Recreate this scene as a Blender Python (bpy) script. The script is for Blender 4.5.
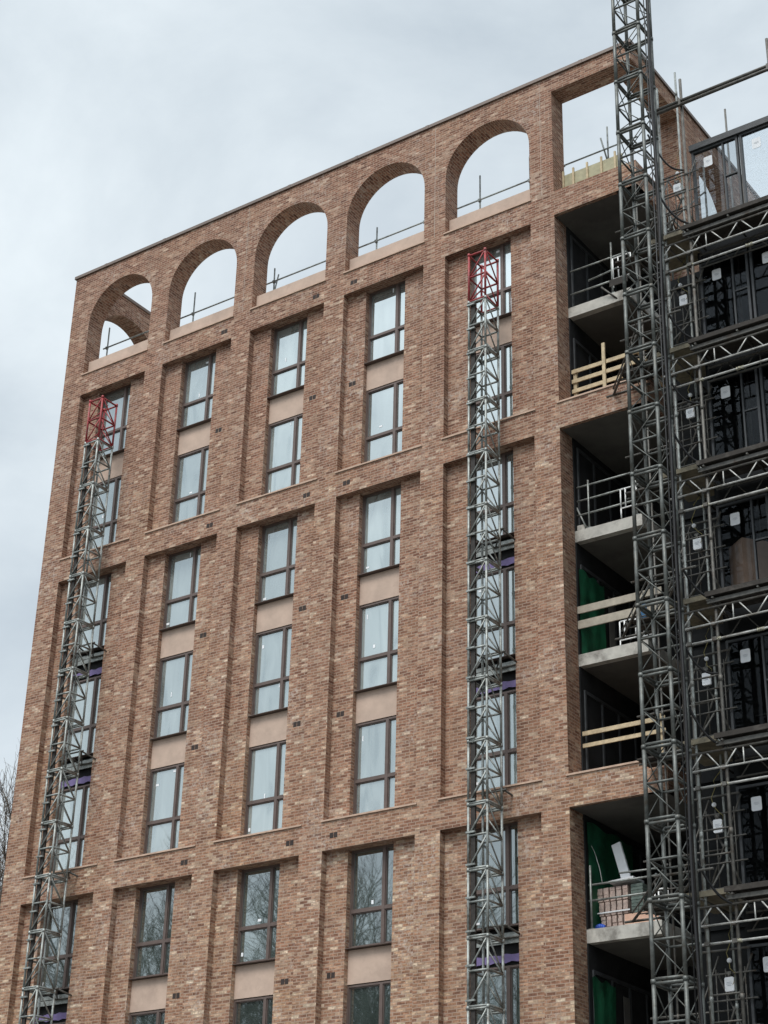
import bpy, math, random
from mathutils import Vector, Matrix
random.seed(7)
for o in list(bpy.data.objects): bpy.data.objects.remove(o)
S = bpy.context.scene
COL = S.collection
R_ = math.radians
G = -13.2                      # ground level (z = 0 is the head of the fourth-storey openings)

# ------------------------------------------------------------------ camera
cam_d = bpy.data.cameras.new('camera'); cam = bpy.data.objects.new('camera', cam_d); COL.objects.link(cam)
cam_d.sensor_fit = 'VERTICAL'; cam_d.sensor_height = 24.0; cam_d.lens = 24.0 * 1757.8 / 1024
cam_d.clip_end = 6000; cam_d.clip_start = 0.1
pit, yaw, rol = R_(26.88638184), R_(35.71909415), R_(1.46702976)
Zr = Matrix.Rotation(yaw, 3, 'Z')
fw = Zr @ Vector((0, math.cos(pit), math.sin(pit))); rt = Zr @ Vector((1, 0, 0)); up = rt.cross(fw)
r2 = rt * math.cos(rol) + up * math.sin(rol); u2 = up * math.cos(rol) - rt * math.sin(rol)
M = Matrix((r2, u2, -fw)).transposed().to_4x4(); M.translation = Vector((21.4708, -32.3467, -11.6243))
cam.matrix_world = M
S.camera = cam

# ------------------------------------------------------------------ sky, sun, exposure
SUN_EL, SUN_AZ = 58, 178       # azimuth clockwise from north (+y): the brighter part of the overcast is high in front of the facade
W = bpy.data.worlds.new('World'); S.world = W; W.use_nodes = True
nt = W.node_tree; N = nt.nodes; L = nt.links; N.clear()
def nd(t, **k):
    n = N.new(t)
    for a, b in k.items(): setattr(n, a, b)
    return n
sky = nd('ShaderNodeTexSky', sky_type='NISHITA', sun_disc=False, sun_elevation=R_(SUN_EL), sun_rotation=R_(SUN_AZ))
tc = nd('ShaderNodeTexCoord')
mp = nd('ShaderNodeMapping'); mp.inputs['Scale'].default_value = (1.0, 1.0, 1.7); L.new(tc.outputs['Generated'], mp.inputs[0])
n1 = nd('ShaderNodeTexNoise'); n1.inputs['Scale'].default_value = 2.9; n1.inputs['Detail'].default_value = 9; n1.inputs['Roughness'].default_value = .56
n1.inputs['Distortion'].default_value = .35
L.new(mp.outputs[0], n1.inputs['Vector'])
cr = nd('ShaderNodeValToRGB'); L.new(n1.outputs['Fac'], cr.inputs[0])
cr.color_ramp.elements[0].position = .34; cr.color_ramp.elements[0].color = (.49, .56, .62, 1)
cr.color_ramp.elements[1].position = .66; cr.color_ramp.elements[1].color = (.76, .83, .87, 1)
# luminance distribution of an overcast sky: brighter overhead and round the veiled sun
dt = nd('ShaderNodeVectorMath', operation='DOT_PRODUCT'); L.new(tc.outputs['Generated'], dt.inputs[0])
sd = Vector((math.sin(R_(SUN_AZ)) * math.cos(R_(SUN_EL)), math.cos(R_(SUN_AZ)) * math.cos(R_(SUN_EL)), math.sin(R_(SUN_EL))))
dt.inputs[1].default_value = sd
mr = nd('ShaderNodeMapRange', interpolation_type='SMOOTHSTEP'); mr.inputs['From Min'].default_value = .70; mr.inputs['From Max'].default_value = 1.0
mr.inputs['To Min'].default_value = 9.6; mr.inputs['To Max'].default_value = 30.0
L.new(dt.outputs['Value'], mr.inputs['Value'])
vm = nd('ShaderNodeVectorMath', operation='SCALE'); L.new(cr.outputs[0], vm.inputs[0]); L.new(mr.outputs[0], vm.inputs['Scale'])
mx = nd('ShaderNodeMix', data_type='RGBA'); mx.inputs[0].default_value = .93
L.new(sky.outputs[0], mx.inputs[6]); L.new(vm.outputs[0], mx.inputs[7])
bg = nd('ShaderNodeBackground'); bg.inputs[1].default_value = .105
wo = nd('ShaderNodeOutputWorld'); L.new(mx.outputs[2], bg.inputs[0]); L.new(bg.outputs[0], wo.inputs[0])
sl = bpy.data.lights.new('sun', 'SUN'); sl.energy = 2.1; sl.angle = R_(22); sl.color = (1, .96, .9)
so = bpy.data.objects.new('sun', sl); COL.objects.link(so); so.rotation_euler = (-sd).to_track_quat('-Z', 'Y').to_euler()
S.view_settings.view_transform = 'Standard'; S.view_settings.look = 'None'; S.view_settings.exposure = 0.22; S.view_settings.gamma = 1
S.render.engine = 'CYCLES'
S.cycles.max_bounces = 6; S.cycles.transparent_max_bounces = 12

# ------------------------------------------------------------------ materials
def mat(name):
    m = bpy.data.materials.new(name); m.use_nodes = True
    m.node_tree.nodes.clear(); return m
class NT:
    def __init__(s, m): s.t = m.node_tree
    def n(s, ty, ins=None, **k):
        q = s.t.nodes.new(ty)
        for a, b in k.items(): setattr(q, a, b)
        for a, b in (ins or {}).items():
            if isinstance(b, bpy.types.NodeSocket): s.t.links.new(b, q.inputs[a])
            else: q.inputs[a].default_value = b
        return q
    def ramp(s, fac, pts, interp='LINEAR'):
        q = s.t.nodes.new('ShaderNodeValToRGB'); s.t.links.new(fac, q.inputs[0]); e = q.color_ramp; e.interpolation = interp
        while len(e.elements) < len(pts): e.elements.new(.5)
        for el, (p, c) in zip(e.elements, pts): el.position = p; el.color = (*c, 1) if len(c) == 3 else c
        return q.outputs[0]
    def mix(s, f, a, b, blend='MIX'):
        q = s.t.nodes.new('ShaderNodeMix'); q.data_type = 'RGBA'; q.blend_type = blend
        for i, v in ((0, f), (6, a), (7, b)):
            if isinstance(v, bpy.types.NodeSocket): s.t.links.new(v, q.inputs[i])
            else: q.inputs[i].default_value = v if i == 0 else ((*v, 1) if len(v) == 3 else v)
        return q.outputs[2]
def c3(c): return (*c, 1)
def weathered(name, col, rough=.6, metal=0., var=.25, scale=6., bump=.0, stain=None, spec=.4):
    """plain painted / metal / timber surface with tonal variation and patches of dirt"""
    m = mat(name); t = NT(m)
    g = t.n('ShaderNodeNewGeometry'); oi = t.n('ShaderNodeObjectInfo')
    add = t.n('ShaderNodeVectorMath', {0: g.outputs['Position']}, operation='ADD')
    t.t.links.new(oi.outputs['Random'], add.inputs[1])
    no = t.n('ShaderNodeTexNoise', {'Vector': add.outputs[0], 'Scale': scale, 'Detail': 5., 'Roughness': .62})
    lo = tuple(max(0, x * (1 - var)) for x in col); hi = tuple(min(1, x * (1 + var)) for x in col)
    c = t.ramp(no.outputs['Fac'], [(.3, lo), (.7, hi)])
    if stain:
        n2 = t.n('ShaderNodeTexNoise', {'Vector': add.outputs[0], 'Scale': scale * .45, 'Detail': 8., 'Roughness': .7})
        f = t.ramp(n2.outputs['Fac'], [(.52, (0, 0, 0)), (.68, (1, 1, 1))])
        c = t.mix(f, c, stain)
    rr = t.n('ShaderNodeMapRange', {'Value': no.outputs['Fac'], 'To Min': max(.05, rough - .12), 'To Max': min(1, rough + .15)})
    b = t.n('ShaderNodeBsdfPrincipled', {'Base Color': c, 'Roughness': rr.outputs[0], 'Metallic': metal, 'Specular IOR Level': spec})
    if bump:
        bp = t.n('ShaderNodeBump', {'Height': no.outputs['Fac'], 'Strength': bump, 'Distance': .02}); t.t.links.new(bp.outputs[0], b.inputs['Normal'])
    t.n('ShaderNodeOutputMaterial', {0: b.outputs[0]}); return m

def brick_mat():
    m = mat('brick'); t = NT(m)
    uv = t.n('ShaderNodeUVMap', uv_map='UVMap'); g = t.n('ShaderNodeNewGeometry')
    # slight waver so that courses are not ruler straight
    wv = t.n('ShaderNodeTexNoise', {'Vector': uv.outputs[0], 'Scale': 1.7, 'Detail': 2.})
    ws = t.n('ShaderNodeVectorMath', {0: wv.outputs['Color'], 1: (.5, .5, .5)}, operation='SUBTRACT')
    wm = t.n('ShaderNodeVectorMath', {0: ws.outputs[0], 'Scale': .012}, operation='SCALE')
    uva = t.n('ShaderNodeVectorMath', {0: uv.outputs[0], 1: wm.outputs[0]}, operation='ADD')
    br = t.n('ShaderNodeTexBrick', {'Vector': uva.outputs[0], 'Color1': (0, 0, 0, 1), 'Color2': (1, 1, 1, 1), 'Mortar': (.5, .5, .5, 1), 'Scale': 1.,
        'Mortar Size': .0095, 'Mortar Smooth': .2, 'Bias': 0., 'Brick Width': .225, 'Row Height': .075}, offset=.5, squash=1.)
    big = t.n('ShaderNodeTexNoise', {'Vector': g.outputs['Position'], 'Scale': .42, 'Detail': 5., 'Roughness': .6})
    mid = t.n('ShaderNodeTexNoise', {'Vector': g.outputs['Position'], 'Scale': 2.6, 'Detail': 4., 'Roughness': .6})
    tone = t.ramp(br.outputs['Color'], [(0., (.172, .086, .060)), (.12, (.218, .113, .077)), (.34, (.262, .142, .096)), (.56, (.294, .166, .112)), (.74, (.330, .200, .139)), (.92, (.40, .275, .200)), (1., (.51, .40, .31))])
    fine = t.n('ShaderNodeTexNoise', {'Vector': g.outputs['Position'], 'Scale': 15., 'Detail': 4., 'Roughness': .6})
    ff = t.ramp(fine.outputs['Fac'], [(.3, (.70, .70, .70)), (.7, (1.26, 1.26, 1.26))])
    tone = t.mix(1., tone, ff, 'MULTIPLY')
    hb = t.n('ShaderNodeTexBrick', {'Vector': uva.outputs[0], 'Color1': (0, 0, 0, 1), 'Color2': (1, 1, 1, 1), 'Mortar': (.5, .5, .5, 1), 'Scale': 1.,
        'Mortar Size': .002, 'Bias': 0., 'Brick Width': .1125, 'Row Height': .0375}, offset=.5, squash=1.)
    hf = t.ramp(hb.outputs['Color'], [(0., (.72, .70, .68)), (.45, (.95, .95, .95)), (.8, (1.12, 1.12, 1.12)), (1., (1.42, 1.45, 1.46))])
    tone = t.mix(1., tone, hf, 'MULTIPLY')
    sx = t.n('ShaderNodeSeparateXYZ', {0: g.outputs['Position']})
    zb = t.n('ShaderNodeMapRange', {'Value': sx.outputs[2], 'From Min': -6., 'From Max': 18.})
    zc = t.ramp(zb.outputs[0], [(0., (1.08, 1.11, 1.06)), (.5, (1., .98, .96)), (1., (.84, .77, .76))])
    tone = t.mix(1., tone, zc, 'MULTIPLY')
    dm = t.n('ShaderNodeMapping', {'Vector': g.outputs['Position'], 'Scale': (3.0, 3.0, .22)})
    dn = t.n('ShaderNodeTexNoise', {'Vector': dm.outputs[0], 'Scale': 1.0, 'Detail': 5., 'Roughness': .6})
    dr = t.ramp(dn.outputs['Fac'], [(.32, (.84, .83, .83)), (.52, (1., 1., 1.)), (.7, (1.07, 1.07, 1.06))])
    tone = t.mix(1., tone, dr, 'MULTIPLY')
    # batches: redder / browner / yellower areas
    bt = t.ramp(big.outputs['Fac'], [(.32, (.94, .84, .80)), (.5, (1., 1., 1.)), (.68, (1.08, 1.07, 1.0))])
    tone = t.mix(1., tone, bt, 'MULTIPLY')
    mt = t.ramp(mid.outputs['Fac'], [(.28, (.86, .85, .85)), (.72, (1.13, 1.13, 1.13))])
    tone = t.mix(1., tone, mt, 'MULTIPLY')
    mortar = t.mix(mid.outputs['Fac'], (.27, .185, .135), (.42, .32, .25))
    c = t.mix(br.outputs['Fac'], tone, mortar)
    # efflorescence: pale salt bloom in ragged patches
    ef = t.n('ShaderNodeTexNoise', {'Vector': g.outputs['Position'], 'Scale': .75, 'Detail': 3., 'Roughness': .5})
    e1 = t.ramp(ef.outputs['Fac'], [(.50, (0, 0, 0)), (.66, (1, 1, 1))])
    e2n = t.n('ShaderNodeTexNoise', {'Vector': g.outputs['Position'], 'Scale': 9., 'Detail': 6., 'Roughness': .75})
    e2 = t.ramp(e2n.outputs['Fac'], [(.50, (0, 0, 0)), (.62, (.62, .62, .62))])
    e = t.mix(1., e1, e2, 'MULTIPLY')
    c = t.mix(e, c, (.50, .43, .38))
    b = t.n('ShaderNodeBsdfPrincipled', {'Base Color': c, 'Roughness': .88, 'Specular IOR Level': .25})
    hgt = t.n('ShaderNodeMath', {0: 1., 1: br.outputs['Fac']}, operation='SUBTRACT')
    bp = t.n('ShaderNodeBump', {'Height': hgt.outputs[0], 'Strength': .35, 'Distance': .008}); t.t.links.new(bp.outputs[0], b.inputs['Normal'])
    t.n('ShaderNodeOutputMaterial', {0: b.outputs[0]}); return m

def pane_mat(name, base, gl, film):
    """coated double glazing: strong sky reflection over a dim room or a pale protective film"""
    m = mat(name); t = NT(m)
    g = t.n('ShaderNodeNewGeometry'); oi = t.n('ShaderNodeObjectInfo')
    sh = t.n('ShaderNodeVectorMath', {0: oi.outputs['Location']}, operation='ADD')
    cmb = t.n('ShaderNodeCombineXYZ', {0: oi.outputs['Random'], 1: oi.outputs['Random'], 2: oi.outputs['Random']})
    sc = t.n('ShaderNodeVectorMath', {0: cmb.outputs[0], 'Scale': 40.}, operation='SCALE')
    ad = t.n('ShaderNodeVectorMath', {0: g.outputs['Position'], 1: sc.outputs[0]}, operation='ADD')
    mp = t.n('ShaderNodeMapping', {'Vector': ad.outputs[0], 'Scale': (3.2, 3.2, .75)})
    no = t.n('ShaderNodeTexNoise', {'Vector': mp.outputs[0], 'Scale': .8, 'Detail': 2., 'Roughness': .5, 'Distortion': .8})
    c = t.ramp(no.outputs['Fac'], [(.22, base), (.44, tuple(a * .35 + b * .65 for a, b in zip(base, film))), (.80, film)])
    d = t.n('ShaderNodeBsdfDiffuse', {'Color': c})
    wob = t.n('ShaderNodeTexNoise', {'Vector': ad.outputs[0], 'Scale': 1.4, 'Detail': 1.})
    bp = t.n('ShaderNodeBump', {'Height': wob.outputs['Fac'], 'Strength': .05, 'Distance': .02})
    vr = t.n('ShaderNodeMapRange', {'Value': oi.outputs['Random'], 'To Min': .55, 'To Max': 1.12})
    cc = t.n('ShaderNodeVectorMath', {0: c, 'Scale': vr.outputs[0]}, operation='SCALE'); t.t.links.new(cc.outputs[0], d.inputs['Color'])
    gs = t.n('ShaderNodeBsdfGlossy', {'Color': (.84, .90, .91, 1), 'Roughness': .015, 'Normal': bp.outputs[0]})
    lw = t.n('ShaderNodeLayerWeight', {'Blend': .35})
    fm = t.n('ShaderNodeMapRange', {'Value': lw.outputs['Facing'], 'From Min': 0., 'From Max': 1., 'To Min': gl, 'To Max': min(1, gl + .35)})
    x = t.n('ShaderNodeMixShader', {0: fm.outputs[0], 1: d.outputs[0], 2: gs.outputs[0]})
    t.n('ShaderNodeOutputMaterial', {0: x.outputs[0]}); return m

def clear_glass(name, tint, gl, dirt, dcol):
    m = mat(name); t = NT(m); g = t.n('ShaderNodeNewGeometry')
    tr = t.n('ShaderNodeBsdfTransparent', {'Color': c3(tint)})
    gs = t.n('ShaderNodeBsdfGlossy', {'Color': (.9, .95, 1, 1), 'Roughness': .02})
    lw = t.n('ShaderNodeLayerWeight', {'Blend': .3})
    fm = t.n('ShaderNodeMapRange', {'Value': lw.outputs['Facing'], 'To Min': gl, 'To Max': gl + .07})
    x = t.n('ShaderNodeMixShader', {0: fm.outputs[0], 1: tr.outputs[0], 2: gs.outputs[0]})
    no = t.n('ShaderNodeTexNoise', {'Vector': g.outputs['Position'], 'Scale': 16., 'Detail': 5., 'Roughness': .8})
    f = t.ramp(no.outputs['Fac'], [(.48, (0, 0, 0)), (.66, (dirt, dirt, dirt))])
    d = t.n('ShaderNodeBsdfDiffuse', {'Color': c3(dcol)})
    y = t.n('ShaderNodeMixShader', {0: f, 1: x.outputs[0], 2: d.outputs[0]})
    t.n('ShaderNodeOutputMaterial', {0: y.outputs[0]}); return m

M_ = dict(
    brick=brick_mat(),
    stone=weathered('precast_stone', (.47, .35, .28), .8, var=.12, scale=2.3, stain=(.38, .28, .225)),
    sill=weathered('cast_sill', (.47, .33, .25), .75, var=.18, scale=5),
    coping=weathered('coping_metal', (.17, .13, .11), .5, .3, var=.12, scale=2),
    frame=weathered('window_frame', (.135, .100, .088), .42, .25, var=.12, scale=4),
    blackframe=weathered('black_frame', (.055, .058, .062), .5, .1, var=.3, scale=5),
    pane=pane_mat('pane_filmed', (.10, .14, .145), .40, (.41, .47, .46)),
    pane_clear=pane_mat('pane_clear', (.025, .04, .036), .36, (.09, .12, .11)),
    wingglass=clear_glass('wing_glass', (.46, .49, .50), .008, .08, (.06, .065, .065)),
    skyglass=clear_glass('screen_glass', (.82, .86, .88), .05, .30, (.62, .64, .66)),
    plainglass=clear_glass('plain_screen_glass', (.62, .66, .68), .03, .05, (.4, .42, .43)),
    concrete=weathered('concrete', (.44, .42, .38), .85, var=.22, scale=3.5, bump=.2, stain=(.20, .185, .165)),
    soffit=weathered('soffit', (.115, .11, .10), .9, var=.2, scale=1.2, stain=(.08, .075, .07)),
    dark=weathered('dark_board', (.026, .026, .027), .8, var=.4, scale=2, spec=.12),
    render_wall=weathered('dark_render_and_shade', (.016, .017, .018), .9, var=.3, scale=1.5, spec=.05),  # near-black render, also paints in the shade of the link gap
    steel=weathered('galvanised_steel', (.29, .305, .29), .5, .45, var=.38, scale=9, stain=(.10, .085, .07)),
    hoiststeel=weathered('hoist_steel', (.118, .124, .117), .5, .45, var=.4, scale=9, stain=(.09, .08, .065)),
    steel2=weathered('dull_scaffold_steel', (.115, .110, .100), .55, .4, var=.4, scale=8, stain=(.075, .055, .04)),
    bright=weathered('bright_galvanised', (.50, .50, .48), .45, .25, var=.3, scale=7, stain=(.25, .23, .20)),
    rack=weathered('greased_rack', (.035, .03, .027), .6, .3, var=.4, scale=12),
    cable=weathered('black_rubber', (.012, .012, .013), .55, var=.2),
    red=weathered('red_paint', (.30, .038, .042), .5, var=.4, scale=10, stain=(.16, .10, .09)),
    timber=weathered('sawn_timber', (.50, .40, .26), .8, var=.25, scale=7, stain=(.36, .28, .18)),
    landing=weathered('landing_boards', (.20, .175, .125), .85, var=.3, scale=5, stain=(.10, .09, .07)),
    board=weathered('grey_boards', (.036, .031, .027), .9, var=.3, scale=5, stain=(.09, .08, .07)),
    green=weathered('green_sheeting', (.006, .075, .034), .5, var=.6, scale=2.2, bump=.5, stain=(.012, .11, .055)),
    purple=weathered('purple_membrane', (.17, .13, .28), .6, var=.2, scale=5),
    white=weathered('white_paint', (.78, .78, .77), .5, var=.06, scale=8, stain=(.6, .59, .57)),
    plastic=weathered('white_plastic', (.80, .81, .83), .4, var=.04, scale=8),
    ink=weathered('grey_print', (.35, .38, .42), .6, var=.1),
    yellow=weathered('yellow_cable', (.24, .20, .07), .5, var=.25),
    tape=weathered('pale_webbing', (.42, .40, .30), .8, var=.25, scale=20),
    card=weathered('cardboard', (.68, .43, .32), .8, var=.14, scale=4),
    blue=weathered('blue_bag', (.03, .09, .45), .5, var=.3, scale=9),
    block=weathered('stacked_brick', (.50, .38, .33), .85, var=.3, scale=8, stain=(.45, .38, .34)),
    greyblock=weathered('grey_block', (.15, .19, .17), .85, var=.25, scale=10),
    bark=weathered('bark', (.095, .08, .065), .9, var=.35, scale=5, bump=.3),
    twig=weathered('twig', (.11, .09, .075), .9, var=.3, scale=3),
    vent=weathered('air_brick', (.035, .025, .022), .8, var=.3),
    asphalt=weathered('asphalt', (.055, .055, .057), .85, var=.3, scale=1.2, stain=(.04, .04, .04)),
    paving=weathered('paving', (.16, .155, .145), .8, var=.2, scale=1.4, stain=(.2, .19, .18)),
    earth=weathered('ground', (.09, .085, .065), .95, var=.4, scale=.25, stain=(.07, .10, .04)),
    joint=weathered('mastic_joint', (.38, .31, .26), .8, var=.15),
    worker=weathered('blue_cloth', (.03, .10, .20), .8, var=.3),
)

# ------------------------------------------------------------------ mesh helpers
class MB:
    def __init__(s): s.v = []; s.f = []; s.sm = []; s.uv = {}
    def quad(s, a, b, c, d, sm=False, uv=None):
        i = len(s.v); s.v += [tuple(a), tuple(b), tuple(c), tuple(d)]; s.f.append((i, i+1, i+2, i+3)); s.sm.append(sm)
        if uv: s.uv[len(s.f)-1] = uv
    def box(s, x0, y0, z0, x1, y1, z1):
        p = [(x, y, z) for z in (z0, z1) for x, y in ((x0, y0), (x1, y0), (x1, y1), (x0, y1))]
        i = len(s.v); s.v += p
        for q in ((0, 3, 2, 1), (4, 5, 6, 7), (0, 1, 5, 4), (1, 2, 6, 5), (2, 3, 7, 6), (3, 0, 4, 7)):
            s.f.append(tuple(i + k for k in q)); s.sm.append(False)
        return s
    def obox(s, c, ax, ay, az):
        """oriented box: centre and three half-axis vectors"""
        c = Vector(c); ax = Vector(ax); ay = Vector(ay); az = Vector(az)
        p = [c + ax*i + ay*j + az*k for k in (-1, 1) for i, j in ((-1, -1), (1, -1), (1, 1), (-1, 1))]
        i = len(s.v); s.v += [tuple(q) for q in p]
        for q in ((0, 3, 2, 1), (4, 5, 6, 7), (0, 1, 5, 4), (1, 2, 6, 5), (2, 3, 7, 6), (3, 0, 4, 7)):
            s.f.append(tuple(i + k for k in q)); s.sm.append(False)
        return s
    def tube(s, a, b, r, n=7, r1=None):
        a = Vector(a); b = Vector(b); d = b - a
        if d.length < 1e-6: return s
        d.normalize(); u = d.cross(Vector((0, 0, 1)) if abs(d.z) < .9 else Vector((1, 0, 0))).normalized(); w = d.cross(u)
        r1 = r if r1 is None else r1; i = len(s.v)
        for p, q in ((a, r), (b, r1)):
            for k in range(n):
                t = 2*math.pi*k/n; s.v.append(tuple(p + (u*math.cos(t) + w*math.sin(t))*q))
        for k in range(n): s.f.append((i+k, i+(k+1) % n, i+n+(k+1) % n, i+n+k)); s.sm.append(True)
        s.f.append(tuple(i+k for k in range(n))[::-1]); s.sm.append(False); s.f.append(tuple(i+n+k for k in range(n))); s.sm.append(False)
        return s
    def path(s, pts, r, n=6):
        pts = [Vector(p) for p in pts]; rings = []
        for j, p in enumerate(pts):
            d = (pts[min(j+1, len(pts)-1)] - pts[max(j-1, 0)]).normalized()
            u = d.cross(Vector((.13, .07, 1)) if abs(d.z) < .95 else Vector((1, 0, 0))).normalized(); w = d.cross(u); i = len(s.v)
            s.v += [tuple(p + (u*math.cos(2*math.pi*k/n) + w*math.sin(2*math.pi*k/n))*r) for k in range(n)]; rings.append(i)
        for a, b in zip(rings, rings[1:]):
            for k in range(n): s.f.append((a+k, a+(k+1) % n, b+(k+1) % n, b+k)); s.sm.append(True)
        return s
    def poly_extrude(s, pts, d):
        """closed outline pts (3-D) extruded along d"""
        d = Vector(d); n = len(pts); i = len(s.v); s.v += [tuple(p) for p in pts] + [tuple(Vector(p) + d) for p in pts]
        s.f.append(tuple(range(i, i+n))); s.f.append(tuple(range(i+n, i+2*n))[::-1]); s.sm += [False]*2
        for k in range(n): s.f.append((i+k, i+(k+1) % n, i+n+(k+1) % n, i+n+k)); s.sm.append(False)
        return s
    def mesh(s, name, m, off=(0, 0, 0), bevel=False):
        me = bpy.data.meshes.new(name); o = Vector(off)
        me.from_pydata([tuple(Vector(p) - o) for p in s.v], [], s.f); me.materials.append(m)
        me.polygons.foreach_set('use_smooth', s.sm)
        uvl = me.uv_layers.new(name='UVMap'); dat = [0.0] * (2*len(me.loops))
        for pi, p in enumerate(me.polygons):
            cu = s.uv.get(pi); nn = p.normal
            for q, li in enumerate(p.loop_indices):
                if cu: u, v = cu[q]
                else:
                    x, y, z = s.v[me.loops[li].vertex_index]
                    if abs(nn.z) > .75: u, v = x, y
                    elif abs(nn.x) > abs(nn.y): u, v = y, z
                    else: u, v = x, z
                dat[2*li] = u; dat[2*li+1] = v
        uvl.data.foreach_set('uv', dat); me.update()
        return me
def base(o):
    p = Vector((0, 0, 0))
    while o: p += o.location; o = o.parent
    return p
def part(name, mb, m, parent=None, label=None):
    off = base(parent) if parent else Vector((0, 0, 0))
    o = bpy.data.objects.new(name, mb.mesh(name, M_[m] if isinstance(m, str) else m, off)); COL.objects.link(o)
    if parent: o.parent = parent
    if label: o['label'] = label
    return o
def thing(name, label, cat, loc=(0, 0, 0), group=None):
    o = bpy.data.objects.new(name, None); COL.objects.link(o); o.location = loc; o.empty_display_size = .3
    o['label'] = label; o['category'] = cat
    if group: o['group'] = group
    return o
def single(name, mb, m, label, cat, loc=(0, 0, 0), group=None):
    o = bpy.data.objects.new(name, mb.mesh(name, M_[m], loc)); COL.objects.link(o); o.location = loc
    o['label'] = label; o['category'] = cat
    if group: o['group'] = group
    return o
def structure(name, mb, m):
    o = part(name, mb, m); o['kind'] = 'structure'; return o
def copy_tree(o, parent=None):
    c = o.copy(); COL.objects.link(c); c.parent = parent
    for ch in list(o.children): copy_tree(ch, c)
    return c

# ------------------------------------------------------------------ setting
structure('ground', MB().box(-1500, -1500, G-.5, 1500, 1500, G), 'earth')
structure('road', MB().box(-400, -44, G, 400, -33.8, G+.004), 'asphalt')
structure('pavement', MB().box(-400, -33.8, G, 400, -30.6, G+.12), 'paving')
structure('kerb', MB().box(-400, -33.95, G, 400, -33.803, G+.13), 'concrete')
structure('yard', MB().box(-22, -30.597, G, 34, 16, G+.02), 'paving')

# ------------------------------------------------------------------ the tower
XL, XR, XC = -14.16, 5.74, 3.36          # west corner, south-east corner, start of the open corner bay
LX = [0 - 3.345*k for k in range(4, -1, -1)]; RWD = 2.655
FFL = lambda k: .61 + 3.15*k
SILL, TOPZ, DEEP = 16.49, 20.30, 10.7
tower = thing('apartment_building', 'red brown brick tower block with arched roof arcade and recessed window bays', 'building', (-4.3, 5, G))

def height_wall(mb, us, zs, depth, fm, D=.45):
    """grid of cells each set back by depth(u,z); 'h*' cells are holes whose reveals are D deep"""
    def dd(i, j):
        if i < 0 or j < 0 or i >= len(us)-1 or j >= len(zs)-1: return None
        return depth((us[i]+us[i+1])/2, (zs[j]+zs[j+1])/2)
    val = lambda d: d if not isinstance(d, str) else (.6 if d == 'hb' else D)
    for i in range(len(us)-1):
        for j in range(len(zs)-1):
            d = dd(i, j); a, b, c, e = us[i], us[i+1], zs[j], zs[j+1]
            if not isinstance(d, str): mb.quad(fm(a, c, d), fm(b, c, d), fm(b, e, d), fm(a, e, d))
            r = dd(i+1, j)
            if r is not None and val(r) != val(d): mb.quad(fm(b, c, val(d)), fm(b, c, val(r)), fm(b, e, val(r)), fm(b, e, val(d)))
            t = dd(i, j+1)
            if t is not None and val(t) != val(d): mb.quad(fm(a, e, val(d)), fm(b, e, val(d)), fm(b, e, val(t)), fm(a, e, val(t)))
# recess groups: (bottom z, top z, sills of the windows)
GROUPS = [(10.154, 15.75), (.715, 9.45), (-8.73, 0.)]
WSILL = [.83 + 3.15*k for k in (4, 3, 2, 1, 0, -1, -2, -3)]
WH = 2.32
def in_group(z):
    for a, b in GROUPS:
        if a < z < b: return (a, b)
def front_depth(x, z):
    if x > XC: return 'hb' if in_group(z) else 0.
    if not in_group(z): return 0.
    for l in LX:
        if l < x < l + RWD:
            if l + .62 < x < l + 1.93:
                a, b = in_group(z)
                if WIN_LO(a) < z < b: return 'h'
            return .2
    return 0.
def WIN_LO(a): return {10.154: 10.28, .715: .83, -8.73: -8.62}[a]
us = sorted({XL, XC, XR} | {round(l + d, 4) for l in LX for d in (0, .62, 1.93, RWD)})
zs = sorted({G, SILL} | {g for ab in GROUPS for g in ab} | {WIN_LO(a) for a, b in GROUPS})
w = MB(); height_wall(w, us, zs, front_depth, lambda x, z, d: (x, d, z))
# inner faces of the bands over the open corner
for a, b in ((15.75, SILL), (9.45, 10.154), (0, .715), (-9.45, -8.73)):
    w.quad((XC, .6, a), (XR-.6, .6, a), (XR-.6, .6, b), (XC, .6, b))
# east side
es = sorted({0, 2.82, DEEP}); 
height_wall(w, es, zs, lambda y, z: 'hb' if (y < 2.82 and in_group(z)) else 0., lambda y, z, d: (XR - d, y, z))
for a, b in ((15.75, SILL), (9.45, 10.154), (0, .715), (-9.45, -8.73)):
    w.quad((XR-.6, .6, a), (XR-.6, 2.82, a), (XR-.6, 2.82, b), (XR-.6, .6, b))
# west and north sides
w.quad((XL, 0, G), (XL, DEEP, G), (XL, DEEP, SILL), (XL, 0, SILL)); w.quad((XL, DEEP, G), (XR, DEEP, G), (XR, DEEP, SILL), (XL, DEEP, SILL))
part('wall', w, 'brick', tower)

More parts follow.
